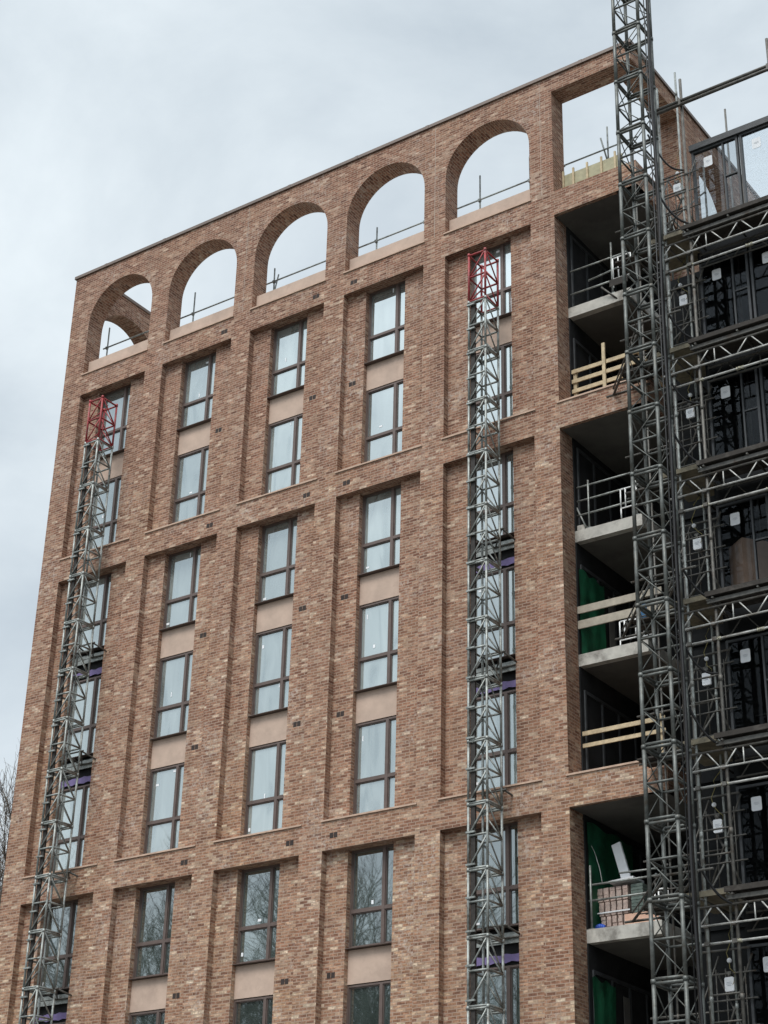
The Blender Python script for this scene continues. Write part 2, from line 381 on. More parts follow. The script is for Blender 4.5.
def arcade(mb, length, ops, fm, z0=SILL, z1=TOPZ, T=.6, start=0., cap0=SILL, cap1=SILL):
    """wall with arched ('a', centre, radius, spring z) and square ('r', u0, u1, head z) openings, T thick"""
    K = 26; cur = start
    def face(u0, u1, za, zb, zc=None, zd=None):     # quad on both faces
        for d in (0, T): mb.quad(fm(u0, za, d), fm(u1, zd if zd is not None else za, d), fm(u1, zb, d), fm(u0, zb, d))
    for o in ops:
        if o[0] == 'a':
            _, c, r, s = o; a, b = c - r, c + r
            face(cur, a, z0, z1)
            arc = 0; pu, pz = a, s
            for k in range(1, K+1):
                t = math.pi*k/K; u, z = c - r*math.cos(t), s + r*math.sin(t)
                for d in (0, T): mb.quad(fm(pu, pz, d), fm(u, z, d), fm(u, z1, d), fm(pu, z1, d))
                l = math.hypot(u-pu, z-pz)
                mb.quad(fm(pu, pz, 0), fm(u, z, 0), fm(u, z, T), fm(pu, pz, T), sm=True, uv=[(0, arc), (0, arc+l), (T, arc+l), (T, arc)])
                arc += l; pu, pz = u, z
            for q in (a, b): mb.quad(fm(q, z0, 0), fm(q, z0, T), fm(q, s, T), fm(q, s, 0))
            cur = b
        else:
            _, a, b, h = o; b2 = b if b is not None else length
            if a > cur: face(cur, a, z0, z1); mb.quad(fm(a, z0, 0), fm(a, z0, T), fm(a, h, T), fm(a, h, 0))
            face(a, b2, h, z1); mb.quad(fm(a, h, 0), fm(b2, h, 0), fm(b2, h, T), fm(a, h, T))
            if b is not None: mb.quad(fm(b, z0, 0), fm(b, z0, T), fm(b, h, T), fm(b, h, 0))
            cur = b2
    if cur < length: face(cur, length, z0, z1)
    mb.quad(fm(start, z1, 0), fm(length, z1, 0), fm(length, z1, T), fm(start, z1, T))
    mb.quad(fm(length, cap1, 0), fm(length, cap1, T), fm(length, z1, T), fm(length, z1, 0)); mb.quad(fm(start, cap0, 0), fm(start, cap0, T), fm(start, z1, T), fm(start, z1, 0))
SP, AR = 18.32, 1.3275
a1 = MB(); arcade(a1, XR, [('a', l + AR, AR, SP) for l in LX] + [('r', XC, None, 19.80)], lambda u, z, d: (u, d, z), start=XL, cap1=19.80)
part('arcade', a1, 'brick', tower)
a2 = MB(); arcade(a2, DEEP-.6, [('r', .602, 2.82, 19.80), ('a', 5.18, AR, SP), ('a', 8.525, AR, SP)], lambda u, z, d: (XR-d, u, z), start=.602, cap0=19.80)
part('arcade', a2, 'brick', tower)
a3 = MB(); arcade(a3, DEEP-.6, [('a', 1.98, AR, SP), ('a', 5.33, AR, SP), ('a', 8.55, 1.2, SP)], lambda u, z, d: (XL+d, u, z), start=.602)
part('arcade', a3, 'brick', tower)
a4 = MB(); arcade(a4, XR, [('a', XL + 2.3 + 3.345*k, AR, SP) for k in range(5)], lambda u, z, d: (u, DEEP-d, z), start=XL)
part('arcade', a4, 'brick', tower)
deck = MB().box(XL+.02, .02, 16.2, XR-.02, DEEP-.02, SILL-.004)
part('roof_slab', deck, 'concrete', tower)
cp = MB()
cp.box(XL-.05, -.05, TOPZ, XR+.05, .64, TOPZ+.10); cp.box(XR-.64, .642, TOPZ, XR+.05, DEEP-.642, TOPZ+.10)
cp.box(XL-.05, .642, TOPZ, XL+.64, DEEP-.642, TOPZ+.10); cp.box(XL-.05, DEEP-.64, TOPZ, XR+.05, DEEP+.05, TOPZ+.10)
part('coping', cp, 'coping', tower)
for q in range(8):
    x = XL + 1.3 + 2.45*q
    part('coping_joint', MB().box(x-.05, -.056, TOPZ-.006, x+.05, .646, TOPZ+.106), 'coping', tower)
for l in LX:
    part('arch_panel', MB().box(l+.003, .20, SILL, l+RWD-.003, .32, 17.04), 'stone', tower)
    part('sill', MB().box(l-.04, -.035, SILL-.03, l+RWD+.04, .30, SILL+.012), 'sill', tower)
for y0 in (5.18-AR, 8.525-AR):
    part('arch_panel', MB().box(XR-.42, y0+.003, SILL, XR-.30, y0+2*AR-.003, 17.11), 'stone', tower)
for y0 in (1.98-AR, 5.33-AR):
    part('arch_panel', MB().box(XL+.30, y0+.003, SILL, XL+.42, y0+2*AR-.003, 17.11), 'stone', tower)
for a, b in GROUPS:
    for l in LX:
        part('sill', MB().box(l-.05, -.035, a-.012, l+RWD+.05, .195, a+.028), 'sill', tower)
for a in (10.154, .715, -8.73):
    part('sill', MB().box(XC-.05, -.03, a-.012, XR+.03, .59, a+.03), 'sill', tower)
for x, z0, z1 in ((-.345, 16.5, TOPZ-.003), (3.0, 16.5, TOPZ-.003), (-7.03, 16.5, TOPZ-.003)):
    part('movement_joint', MB().box(x-.007, -.003, z0, x+.007, .01, z1), 'joint', tower)

# windows: one with its parts, then copies
def window_proto(x, z, pane):
    f = MB(); y0, y1 = .35, .44; x1, z1 = x + 1.31, z + WH; t = .045
    mx_, tz = x + .945, z + .86
    f.box(x, y0, z, x+t, y1, z1).box(x1-t, y0, z, x1, y1, z1).box(x+t, y0, z, x1-t, y1, z+t).box(x+t, y0, z1-t, x1-t, y1, z1)
    f.box(mx_-.042, y0-.004, z+t, mx_+.042, y1, z1-t).box(x+t, y0-.002, tz-.038, mx_-.042, y1, tz+.038).box(mx_+.042, y0-.002, tz-.038, x1-t, y1, tz+.038)
    # sash rebates, one step deeper
    for a, b in ((x+t, mx_-.042), (mx_+.042, x1-t)):
        for c, d in ((z+t, tz-.038), (tz+.038, z1-t)):
            q = .022; f.box(a, y0+.02, c, a+q, y1-.01, d).box(b-q, y0+.02, c, b, y1-.01, d).box(a+q, y0+.02, c, b-q, y1-.01, c+q).box(a+q, y0+.02, d-q, b-q, y1-.01, d)
    fr = part('window', f, 'frame', tower)
    part('sill_flashing', MB().box(x-.002, .205, z-.018, x1+.002, .35, z-.004), 'frame', fr)
    g = MB(); g.quad((x+t, .405, z+t), (x1-t, .405, z+t), (x1-t, .405, z1-t), (x+t, .405, z1-t)); pn = part('pane', g, pane, fr)
    return fr
rnd = random.Random(3)
PX, PZ = LX[0] + .62, WSILL[0]
protoA = window_proto(PX, PZ, 'pane')
protoB = window_proto(PX, WSILL[5], 'pane_clear')
for ci, l in enumerate(LX):
    for ri, z in enumerate(WSILL):
        p, bz = (protoA, PZ) if ri < 5 else (protoB, WSILL[5])
        if ci == 0 and (ri == 0 or ri == 5): fr = p
        else:
            fr = copy_tree(p, tower); fr.location = p.location + Vector((l - LX[0], 0, z - bz))
            if ri < 5: fr.rotation_euler = (R_(rnd.uniform(-.25, .25)), 0, R_(rnd.uniform(-.25, .25))) if False else (0, 0, 0)
WROW = {}
# stickers after copying, so each window gets its own
for fr in [c for c in tower.children if c.name.startswith('window')]:
    off = fr.location; isA = fr.data == protoA.data
    x = PX + off.x; z = (PZ if isA else WSILL[5]) + off.z
    spots = [(.10, .17), (.74, 2.1), (.80, .70), (.45, 1.12), (.2, 1.9), (.55, .95)]
    for sx, sz in rnd.sample(spots, rnd.choice((1, 2, 2))):
        s = MB()
        w_, h_ = rnd.choice(((.10, .06), (.06, .09), (.03, .13), (.10, .05))); cx, cz = sx + rnd.uniform(-.03, .03), sz + rnd.uniform(-.05, .05)
        s.box(x+cx, .398, z+cz, x+cx+w_, .402, z+cz+h_)
        me = s.mesh('sticker', M_['plastic'], base(fr)); o = bpy.data.objects.new('sticker', me); COL.objects.link(o); o.parent = fr
# spandrels between windows of one group
for ci, l in enumerate(LX):
    for z in WSILL[:-1]:
        a = z - .83; b = z - .03          # zone between the head below and the sill above
        if not in_group(a + .3) or not in_group(a - .3): continue
        x0, x1 = l + .623, l + 1.927
        if ci in (0, 4) and z < 10:
            # panel still to be fitted: steel channel, boards and purple membrane
            part('lintel_channel', MB().box(x0, .30, b-.20, x1, .40, b-.10).box(x0, .30, b-.34, x1, .33, b-.22), 'steel', tower)
            part('backing_board', MB().box(x0, .42, a, x1, .45, b), 'dark', tower)
            pm = MB()
            n = 9
            for k in range(n):
                xa, xb = x0 + (x1-x0)*k/n, x0 + (x1-x0)*(k+1)/n; e = lambda q: .02*math.sin(q*2.3+z)
                pm.quad((xa, .37, a+.08+e(k)), (xb, .37, a+.08+e(k+1)), (xb, .37, a+.25+e(k+2)), (xa, .37, a+.25+e(k+1)))
            part('membrane', pm, 'purple', tower)
        else:
            part('spandrel_panel', MB().box(x0, .335, a+.02, x1, .40, b-.002), 'stone', tower)
# air bricks, a pair of slots each
def vent(x, y, z):
    m = MB()
    for k in (0, 1): m.box(x-.115+k*.12, y-.004, z-.065, x-.01+k*.12, y+.01, z+.065)
    part('air_brick', m, 'vent', tower)
for z in (16.06, 9.77, .34):
    for ci in (1, 2): vent(LX[ci] + RWD - .29, 0, z)
    vent(LX[3] + .33, 0, z)
for z in (12.9, 6.6, 3.45, -2.9):
    for ci in (1, 2): vent(LX[ci] + 2.25, .2, z)
    vent(LX[3] + .25, .2, z)

# open corner bay: slabs, dark glazed walls
for k in range(-4, 5):
    z = FFL(k)
    if k in (3, 0, -3): sb = MB().box(XC+.004, .11, z-.618, XR-.11, 3.6, z-.03)
    else: sb = MB().box(XC+.004, .60, z-.29, XR-.60, 3.6, z)
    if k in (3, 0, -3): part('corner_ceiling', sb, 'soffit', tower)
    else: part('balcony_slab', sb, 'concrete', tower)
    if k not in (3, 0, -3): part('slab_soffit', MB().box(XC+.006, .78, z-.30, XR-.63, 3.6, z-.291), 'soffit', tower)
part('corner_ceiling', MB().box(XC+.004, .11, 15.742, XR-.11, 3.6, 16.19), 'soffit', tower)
part('corner_wall', MB().box(XC-.1, .604, G, XC+.03, 3.6, 15.74).box(XC-.1, 3.6, G, XR-.02, 3.7, 15.74), 'dark', tower)
for k in range(-3, 5):
    z = FFL(k); gm = MB()
    for y in (.75, 1.55, 2.35, 3.15): gm.box(XC+.031, y, z+.02, XC+.07, y+.06, z+2.25)
    for x in (3.9, 4.7): gm.box(x, 3.55, z+.02, x+.07, 3.6, z+2.3)
    gm.box(XC+.031, .75, z+2.25, XC+.07, 3.5, z+2.33)
    part('balcony_door', gm, 'blackframe', tower)
    part('white_door_lining', MB().box(XC+.072, 2.02, z+.02, XC+.085, 2.30, z+2.0), 'soffit', tower) if k in (-3, -2, 1) else None

# ------------------------------------------------------------------ glazed wing
wing = thing('glazed_wing', 'lower black framed glazed wing behind scaffold to the right of brick tower', 'building', (10.8, 3, G))
WX0, WX1 = 7.56, 14.2
for k in range(-3, 5):
    z = FFL(k)
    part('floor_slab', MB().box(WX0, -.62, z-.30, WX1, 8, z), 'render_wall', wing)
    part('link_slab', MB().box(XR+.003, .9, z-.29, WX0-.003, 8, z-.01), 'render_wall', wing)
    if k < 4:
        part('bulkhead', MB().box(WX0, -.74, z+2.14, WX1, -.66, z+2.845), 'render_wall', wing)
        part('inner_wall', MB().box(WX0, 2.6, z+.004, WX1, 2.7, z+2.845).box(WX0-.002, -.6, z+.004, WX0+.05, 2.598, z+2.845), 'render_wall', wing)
        part('link_shade_wall', MB().box(XR+.003, .95, z+.0, WX0-.003, 1.05, z+2.855), 'render_wall', wing)  # near-black wall set forward in the gap, standing in for its deep shade
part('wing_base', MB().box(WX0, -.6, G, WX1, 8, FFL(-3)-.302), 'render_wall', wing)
def screen(x, z, mat_g, h=2.06):
    f = MB(); y0, y1 = -.79, -.70; x1 = x + 1.19; t = .055; xm = x + .80
    f.box(x, y0, z, x+t, y1, z+h).box(x1-t, y0, z, x1, y1, z+h).box(x+t, y0, z, x1-t, y1, z+t).box(x+t, y0, z+h-t, x1-t, y1, z+h)
    f.box(xm-.02, y0+.01, z+t, xm+.02, y1, z+h-t).box(xm+.02, y0+.02, z+1.02, x1-t, y1, z+1.055)
    fr = part('glazed_screen', f, 'blackframe', wing)
    g = MB(); g.quad((x+t, -.74, z+t), (x1-t, -.74, z+t), (x1-t, -.74, z+h-t), (x+t, -.74, z+h-t)); part('pane', g, mat_g, fr)
    s = MB(); cx, cz, a, b, r = x + .40, z + 1.66, .11, .145, .035
    pts = []
    for q, (sx, sz) in enumerate(((1, -1), (1, 1), (-1, 1), (-1, -1))):
        for e in range(4):
            th = (-math.pi/2 + q*math.pi/2) + e*math.pi/6
            pts.append((cx + sx*(a-r) + r*math.cos(th), -.752, cz + sz*(b-r) + r*math.sin(th)))
    s.poly_extrude(pts, (0, .006, 0)); st = part('notice', s, 'plastic', fr)
    tx = MB()
    for q, wd in enumerate((.05, .06, .035)): tx.box(cx-wd, -.754, cz+.02-q*.022, cx+wd, -.7525, cz+.026-q*.022)
    part('print', tx, 'ink', st)
    return fr
scr0 = screen(7.60, FFL(3), 'wingglass'); scr1 = screen(7.60+1.24, FFL(4)+.1, 'skyglass'); scr2 = screen(7.60, FFL(4)+.1, 'plainglass')
for k in range(-3, 5):
    for j in range(5):
        p, zb = (scr0, FFL(3)) if k < 4 else (scr1, FFL(4))
        if j == 0 and k in (3, 4): continue
        if k == 4 and j == 1: continue
        c = copy_tree(p, wing); c.location = p.location + Vector(((j - (k == 4))*1.24, 0, FFL(k) - zb))
part('head_beam', MB().box(7.57, -.85, FFL(4)+2.165, WX1, -.68, FFL(4)+2.33), 'blackframe', wing)
pst = MB()
for x in (8.82, 10.06, 11.30, 12.54): pst.box(x-.03, -.69, FFL(4), x+.03, -.63, FFL(4)+2.16)
part('terrace_post', pst, 'steel', wing)

# ------------------------------------------------------------------ lattice masts
def mast(name, label, x, y, ztop, w, d, sec, nsec, leg, hoist=False):
    root = thing(name, label, 'mast', (x + w/2, y + d/2, G), None)
    C4 = [(x, y), (x+w, y), (x+w, y+d), (x, y+d)]
    def sect(z0, z1, faces=(0, 1, 2, 3)):
        m = MB(); r = leg
        for cx, cy in C4: m.tube((cx, cy, z0), (cx, cy, z1), r, 9); m.tube((cx, cy, z1-.05), (cx, cy, z1+.03), r*1.3, 9)
        h = z1 - z0
        for q in faces:
            (ax, ay), (bx, by) = C4[q], C4[(q+1) % 4]
            P = lambda s, z: (ax + (bx-ax)*s, ay + (by-ay)*s, z)
            if hoist:
                for z in (z0+.035, z1-.045): 
                    m.tube(P(0, z), P(1, z), .033, 6)
                m.tube(P(0, z0+h/2), P(1, z0+h/2), .026, 6)
                m.tube(P(0, z0+h/2), P(1, z1-.05), .013, 5); m.tube(P(0, z0+h/2), P(1, z0+.05), .013, 5)
            else:
                nb = 2
                for b in range(nb):
                    za, zb = z0 + h*b/nb, z0 + h*(b+1)/nb
                    m.tube(P(0, za+.02), P(1, za+.02), .026, 6)
                    if q in (0, 2): m.tube(P(0, za+.02), P(1, zb), .020, 6)
                    else: m.tube(P(0, zb), P(1, za+.02), .020, 6)
                m.tube(P(0, z1-.03), P(1, z1-.03), .026, 6)
        return m
    # couplings where two sections bolt together
    if not hoist:
        part('red_top_section', sect(ztop-sec, ztop), 'red', root, 'red painted top section of the mast'); zt = ztop - sec
    else: zt = ztop
    p = part('mast_section', sect(zt-sec, zt), 'hoiststeel' if hoist else 'steel', root)
    for k in range(1, nsec):
        c = copy_tree(p, root); c.location = p.location + Vector((0, 0, -sec*k))
    zb = zt - sec*nsec
    part('base_frame', MB().box(x-.4, y-.3, G+.02, x+w+.4, y+d+.15, G+.3), 'steel2', root)
    if zb > G + .31: part('plinth', MB().box(x-.05, y-.05, G+.3, x+w+.05, y+d+.05, zb), 'steel2', root)
    return root, zt, zb
m1, zt1, zb1 = mast('climber_mast', 'slim galvanised lattice mast with red top beside the tower\'s left edge', -11.95, -.90, 14.64, .50, .60, 1.43, 18, .030)
m2, zt2, zb2 = mast('climber_mast', 'slim galvanised lattice mast with red top before the fifth window column from the left', 1.34, -.90, 14.74, .49, .60, 1.46, 18, .030)
for root, x, zt in ((m1, -11.95, zt1), (m2, 1.34, zt2)):
    rk = MB().box(x+.045, -.885, G+.3, x+.165, -.83, zt-.05)
    part('rack', rk, 'rack', root)
    z = zt - .1
    cl = part('rack_clip', MB().box(x-.04, -.95, z-.02, x+.19, -.90, z+.02), 'steel', root)
    for q in range(1, 35):
        c = copy_tree(cl, root); c.location = cl.location + Vector((0, 0, -.72*q))
    for z in (7.0, 3.85, .55, -2.45, -5.6):
        if z > zt: continue
        t = MB()
        t.tube((x, -.30, z), (x-.05, .36, z-.12), .024).tube((x+.55, -.30, z), (x+.62, .36, z-.12), .024).tube((x-.05, -.30, z), (x+.62, -.30, z), .024)
        t.tube((x+.55, -.30, z), (x-.05, .36, z-.12), .02).tube((x-.06, .28, z-.12), (x+.64, .28, z-.12), .022)
        part('wall_tie', t, 'steel2', root)
hx, hy = 6.62, -2.80
hm, zth, zbh = mast('hoist_mast', 'tall dark galvanised square lattice hoist mast rising past the tower\'s open corner', hx, hy, 18.03 + 1.508*2, .65, .66, 1.508, 22, .043, hoist=True)
hm.location.x -= .06; hm.rotation_euler.y = .0048
part('rack', MB().box(hx+.67, hy+.30, G+.3, hx+.72, hy+.37, zth), 'rack', hm)
part('guide_rail', MB().tube((hx+.75, hy+.02, G+.3), (hx+.75, hy+.02, zth+.3), .014), 'cable', hm)
part('power_cable', MB().path([(hx+.82+.02*math.sin(q*.8), hy+.06+.02*math.cos(q*.55), zth-.2-q*.8) for q in range(42)], .030), 'cable', hm)
for z in (10.1, 3.85, -2.45, -9):
    t = MB(); ax, ay = hx-.02, hy+.66
    for sx, wx in ((0, 4.72), (.65, 5.50)):
        t.tube((hx+sx, ay, z), (wx, .02, z-.22), .03); t.tube((hx+sx, ay, z+.2), (wx, .02, z-.04), .02)
    t.tube((4.55, .0, z-.22), (5.7, .0, z-.22), .028).tube((hx-.3, ay+.02, z), (hx+.95, ay+.02, z), .026)
    for q in range(1, 6):
        s_ = q/6; a = Vector((hx, ay, z)).lerp(Vector((4.72, .02, z-.22)), s_); b = Vector((hx+.65, ay, z)).lerp(Vector((5.50, .02, z-.22)), s_)
        t.tube(a, b, .014); t.tube(a, a+Vector((0, 0, .19)), .012)
    part('mast_tie', t, 'steel2', hm)

# ------------------------------------------------------------------ scaffold
scf = thing('scaffold', 'dark tube scaffold with pale lattice beams in front of glazed wing', 'scaffold', (9.5, -1.3, G))
def std(x, y, z1, r=.03, m='steel2', z0=G+.03):
    s = MB().tube((x, y, z0), (x, y, z1), r, 9)
    z = z0 + 2.1
    while z < z1 - .3: s.tube((x, y, z-.06), (x, y, z+.06), r*1.28, 9); z += 3.15
    part('standard', s, m, scf)
std(7.80, -1.60, 16.95, .036); std(10.05, -1.60, 17.1, .036); std(12.4, -1.60, 17.1, .036)
std(7.18, -1.60, 16.95, .03, 'steel'); std(6.79, -.82, 17.7); std(7.33, -.82, 17.95, .026, 'steel'); std(8.02, .5, 17.4, .026); std(10.05, -.95, 15.4)
std(5.9, -.42, 15.6, .024); std(6.35, .25, 16.2, .026); std(7.36, .45, 15.9, .026)
tb = MB()
for z, r in ((16.13, .042), (16.23, .042)): tb.tube((6.95, -1.68, z), (13.2, -1.68, z), r, 8)
for x in (7.80, 10.05, 12.4): tb.box(x-.03, -1.73, 16.10, x+.03, -1.60, 16.27)
part('top_rail', tb, 'steel2', scf)
for k in range(-3, 5):
    z = FFL(k); dz = 3.35 + 3.06*(k-1)
    dk = MB()
    for j in range(4): dk.box(7.70, -1.76+j*.225, dz-.05, 13.4, -1.76+j*.225+.215, dz)
    dk.box(7.66, -1.80, dz-.07, 13.4, -1.765, dz+.035)
    part('deck_boards', dk, 'board', scf)
    dl = MB()
    for j in range(6): dl.box(6.75, -1.66+j*.225, dz-.06, 7.62, -1.66+j*.225+.215, dz-.01)
    dl.box(6.80, -1.68, dz-.07, 7.64, -1.664, dz+.04)
    part('landing_deck', dl, 'landing', scf)
    be = MB().box(7.66, -1.72, dz-.20, 13.4, -1.66, dz-.115)
    part('edge_beam', be, 'steel2', scf)
    for y, mm in ((-1.66, 'bright'), (-.93, 'steel2')):
        lb = MB(); za, zc = dz-.29, dz-.63
        xs0 = 6.95 if y < -1.2 else 7.7
        lb.tube((xs0, y, zc), (13.4, y, zc), .021)
        x = xs0 + .1; q = 0
        while x + .70 < 13.4:
            ap = .28 if q % 3 == 1 else .10
            lb.tube((x, y, zc), (x+.27, y, za), .015, 6); lb.tube((x+.27+ap, y, za), (x+.54+ap, y, zc), .015, 6)
            if q % 3 == 1: lb.tube((x+.27+ap/2, y, zc), (x+.27+ap/2, y, za), .015, 6)
            x += .64 + ap; q += 1
        lbo = part('ladder_beam', lb, mm, scf)
        part('top_chord', MB().tube((xs0, y, za+.012), (13.4, y, za+.012), .026), 'steel2', lbo)
    part('ledger', MB().tube((7.05, -1.62, dz-.97), (13.4, -1.62, dz-.97), .026), 'bright', scf)
    part('ledger', MB().tube((6.7, -.86, dz-.92), (7.7, -.86, dz-.92), .024), 'steel2', scf)
    for x in (7.75, 8.75, 10.05, 11.2, 12.4): part('transom', MB().tube((x+.06, -1.78, dz-.10), (x+.06, -.80, dz-.10), .024), 'steel2', scf)
    for x in (7.15, 7.68): part('transom', MB().tube((x, -1.75, dz-.13), (x, .55, dz-.13), .024), 'steel2', scf)
    # guard frame and bracing of the narrow landing bay between hoist and wing
    gf = MB()
    for q in range(4): gf.tube((6.74, -.84, z+.05+q*.5), (7.78, -.84, z+.05+q*.5), .018, 6)
    for x in (6.95, 7.15, 7.55): gf.tube((x, -.84, z), (x, -.84, z+1.65), .013, 6)
    part('guard_frame', gf, 'steel2', scf)
    br = MB().tube((6.80, -.79, z-.2), (7.70, -.79, z+1.9), .022, 6).tube((7.70, -.77, z-.2), (6.95, -.77, z+1.6), .022, 6)
    br.tube((7.2, -1.58, z-.3), (7.36, .45, z+1.9), .022, 6).tube((6.8, -.8, z+1.9), (6.35, .25, z-.2), .022, 6)
    part('brace', br, 'steel2', scf)
    for y in (-.42,):
        for h in (-.12, .95): part('ledger', MB().tube((5.3, y, z+h), (7.25, y, z+h), .022), 'steel2', scf)
    part('landing_deck', MB().box(5.35, -.62, z-.09, 6.6, -.05, z-.05), 'board', scf)
    part('transom', MB().tube((5.9, -.75, z-.12), (5.9, .55, z-.12), .022), 'steel2', scf)
    part('brace', MB().tube((5.9, -.44, z-.1), (6.85, -.44, z+2.0), .02, 6), 'steel2', scf)
    sd_ = MB()
    for h in (.5, 1.0): sd_.tube((7.18, -1.6, z+h), (7.78, -1.6, z+h), .02); sd_.tube((7.18, -1.62, z+h+.03), (6.35, .25, z+h+.03), .02)
    sd_.tube((7.36, .45, z+.8), (8.1, .5, z+.8), .02)
    part('guard_rail', sd_, 'steel2', scf)
    for x, y in ((7.75, -1.6), (10.05, -1.6), (12.4, -1.6), (7.18, -1.6)):
        for h in (dz-.97, dz-.63): part('coupler', MB().box(x-.05, y-.075, h-.04, x+.05, y+.045, h+.04), 'steel2', scf)
    rr = random.Random(k+40)
    for xx in ((7.80, 8.75) if k % 2 else (7.75, 9.2)):
        ls = MB()
        for q in range(5):
            a0 = rr.uniform(0, 6); 
            ls.path([(xx + q*.035 - .07 + rr.uniform(-.01, .01), -1.62 + .032*math.cos(a0 + e*.9), dz-.97 + .032*math.sin(a0 + e*.9)) for e in range(8)], .010, 5)
        part('lashing', ls, 'tape', scf)
# swagged cables from hoist mast to scaffold, two at each landing
for k in range(-2, 5):
    z = FFL(k)
    zz = z + .05
    pos = 'from top' 
    lv = ['lowest', 'second lowest', 'third lowest', 'fourth lowest', 'third highest', 'second highest', 'highest'][k+2]
    m = MB()
    p0, p1 = Vector((7.16, -2.15, z+.62)), Vector((7.80, -1.62, z-.52))
    pts = [p0.lerp(p1, t/10) + Vector((0, 0, -.28*math.sin(math.pi*t/10))) for t in range(11)]
    m.path(pts, .026)
    p0, p1 = Vector((7.16, -2.2, z+1.95)), Vector((7.76, -1.64, z+1.02)) 
    if k in (4, 2, 0): m.path([p0.lerp(p1, t/10) + Vector((0, 0, -.33*math.sin(math.pi*t/10))) for t in range(11)], .022)
    single('swagged_cable', m, 'cable', f'thick black cable sagging from hoist mast to scaffold at the {lv} landing', 'cable', (7.5, -1.9, z))
# site lamps with junction boxes hung on yellow cable
nm = ['lowest', 'second from the bottom', 'third from the bottom', 'middle', 'third from the top', 'second from the top', 'topmost']
for i, (x, z) in enumerate(zip((7.25, 7.22, 7.18, 7.17, 7.20, 7.21, 7.24), (-4.36, -1.26, 1.87, 4.98, 8.22, 11.2, 14.37))):
    y = -.90
    r = thing('site_lamp', f'white lamp box on yellow cable beside the glazed wing, {nm[i]} of seven', 'lamp', (x, y, z), 'lamp boxes hung on the scaffold landings')
    bx = MB(); a, b, q = .095, .135, .03; pts = []
    for c, (sx, sz) in enumerate(((1, -1), (1, 1), (-1, 1), (-1, -1))):
        for e in range(4):
            th = (-math.pi/2 + c*math.pi/2) + e*math.pi/6; pts.append((x + sx*(a-q) + q*math.cos(th), y-.03, z + sz*(b-q) + q*math.sin(th)))
    bx.poly_extrude(pts, (0, .05, 0)); bo = part('junction_box', bx, 'plastic', r)
    tx = MB()
    for e, wd in enumerate((.05, .06, .04)): tx.box(x-wd, y-.034, z+.03-e*.028, x+wd, y-.0305, z+.037-e*.028)
    part('print', tx, 'ink', bo)
    part('cable_gland', MB().tube((x, y, z+.135), (x, y, z+.22), .035).box(x-.05, y-.03, z+.19, x+.05, y+.03, z+.24), 'steel2', r)
    lx = x - .06 if i % 2 else x + .02
    bl = MB()
    for e in range(5):
        t0, t1 = math.pi*e/5 - math.pi/2, math.pi*(e+1)/5 - math.pi/2
        bl.tube((lx, y, z+.45+.05*math.sin(t0)), (lx, y, z+.45+.05*math.sin(t1)), max(.006, .05*math.cos(t0)), 10, max(.006, .05*math.cos(t1)))
    part('bulb', bl, 'plastic', r)
    yc = [(x, y-.01, z-.10), (x+.10, y-.03, z+.02), (x+.12, y, z+.20), (x+.02, y, z+.30), (lx, y, z+.41), (lx-.05, y, z+.60), (lx+.06, y-.02, z+.80), (lx+.02, y, z+.95), (x+.12, y, z+1.12)]
    part('yellow_cable', MB().path(yc, .008, 6), 'yellow', r)

# ------------------------------------------------------------------ roof rails
rr = thing('roof_guardrail', 'grey tube guardrail running along roof behind the five arches', 'guardrail', (-6, .95, SILL))
part('rail', MB().tube((-13.6, .95, 18.0), (3.2, .95, 18.0), .024), 'steel', rr)
part('rail', MB().tube((-13.6, .97, 17.5), (3.2, .97, 17.5), .022), 'steel', rr)
for x, z in ((-13.46, 18.77), (-9.88, 18.80), (-6.72, 18.50), (-3.0, 18.5), (-1.33, 18.45), (.49, 18.86), (2.09, 18.82)):
    part('post', MB().tube((x, .99, SILL), (x + (.0 if x != -6.72 else -.02), .99, z), .024).box(x-.04, .93, 17.96, x+.04, 1.0, 18.04), 'steel', rr)
part('post', MB().tube((-6.80, 1.02, SILL+.9), (-6.60, 1.02, 18.25), .022), 'steel', rr)
r3 = thing('corner_guardrail', 'grey tube guardrail with leaning post in the square corner opening of the roof', 'guardrail', (4.4, 1.2, SILL))
part('rail', MB().tube((2.8, 1.5, 18.52), (5.1, 1.5, 18.52), .024), 'steel', r3)
part('post', MB().tube((4.2, 1.53, SILL), (4.2, 1.53, 19.27), .024), 'steel', r3); part('post', MB().tube((4.16, 1.56, 18.15), (3.98, 1.56, 19.0), .024), 'steel', r3)
part('rail', MB().tube((4.95, 1.5, 18.52), (4.95, 4.5, 18.52), .024), 'steel', r3); part('post', MB().tube((4.95, 3.2, SILL), (4.95, 3.2, 19.2), .024), 'steel', r3)
r4 = thing('timber_upstand', 'olive board upstand with pale battens on the sill of the square roof opening', 'upstand', (4.4, .5, SILL))
part('board', MB().box(XC+.02, .50, SILL+.015, XR-.62, .54, 17.30), weathered('olive_board', (.36, .33, .22), .8, var=.2), r4)
for x in (3.40, 3.70, 4.11, 4.53, 4.93): part('batten', MB().box(x-.025, .455, SILL+.03, x+.025, .498, 17.42), 'timber', r4)
r5 = thing('terrace_guardrail', 'grey tube guardrail behind the side face of the roof arcade', 'guardrail', (6.0, 4, SILL))
# rail with sloping props outside the east face, seen between hoist and wing screen
for h in (.55, 1.05): part('rail', MB().tube((6.1, .9, 14.2+h), (6.1, 7.0, 14.2+h), .022), 'steel', r5)
for y in (1.0, 3.0, 5.0, 7.0): part('post', MB().tube((6.1, y, FFL(4)), (6.1, y, 15.5), .024), 'steel', r5)
for y in (1.0, 3.0, 5.0): part('prop', MB().tube((6.1, y, 15.3), (6.1, y+1.5, FFL(4)), .02), 'steel', r5)

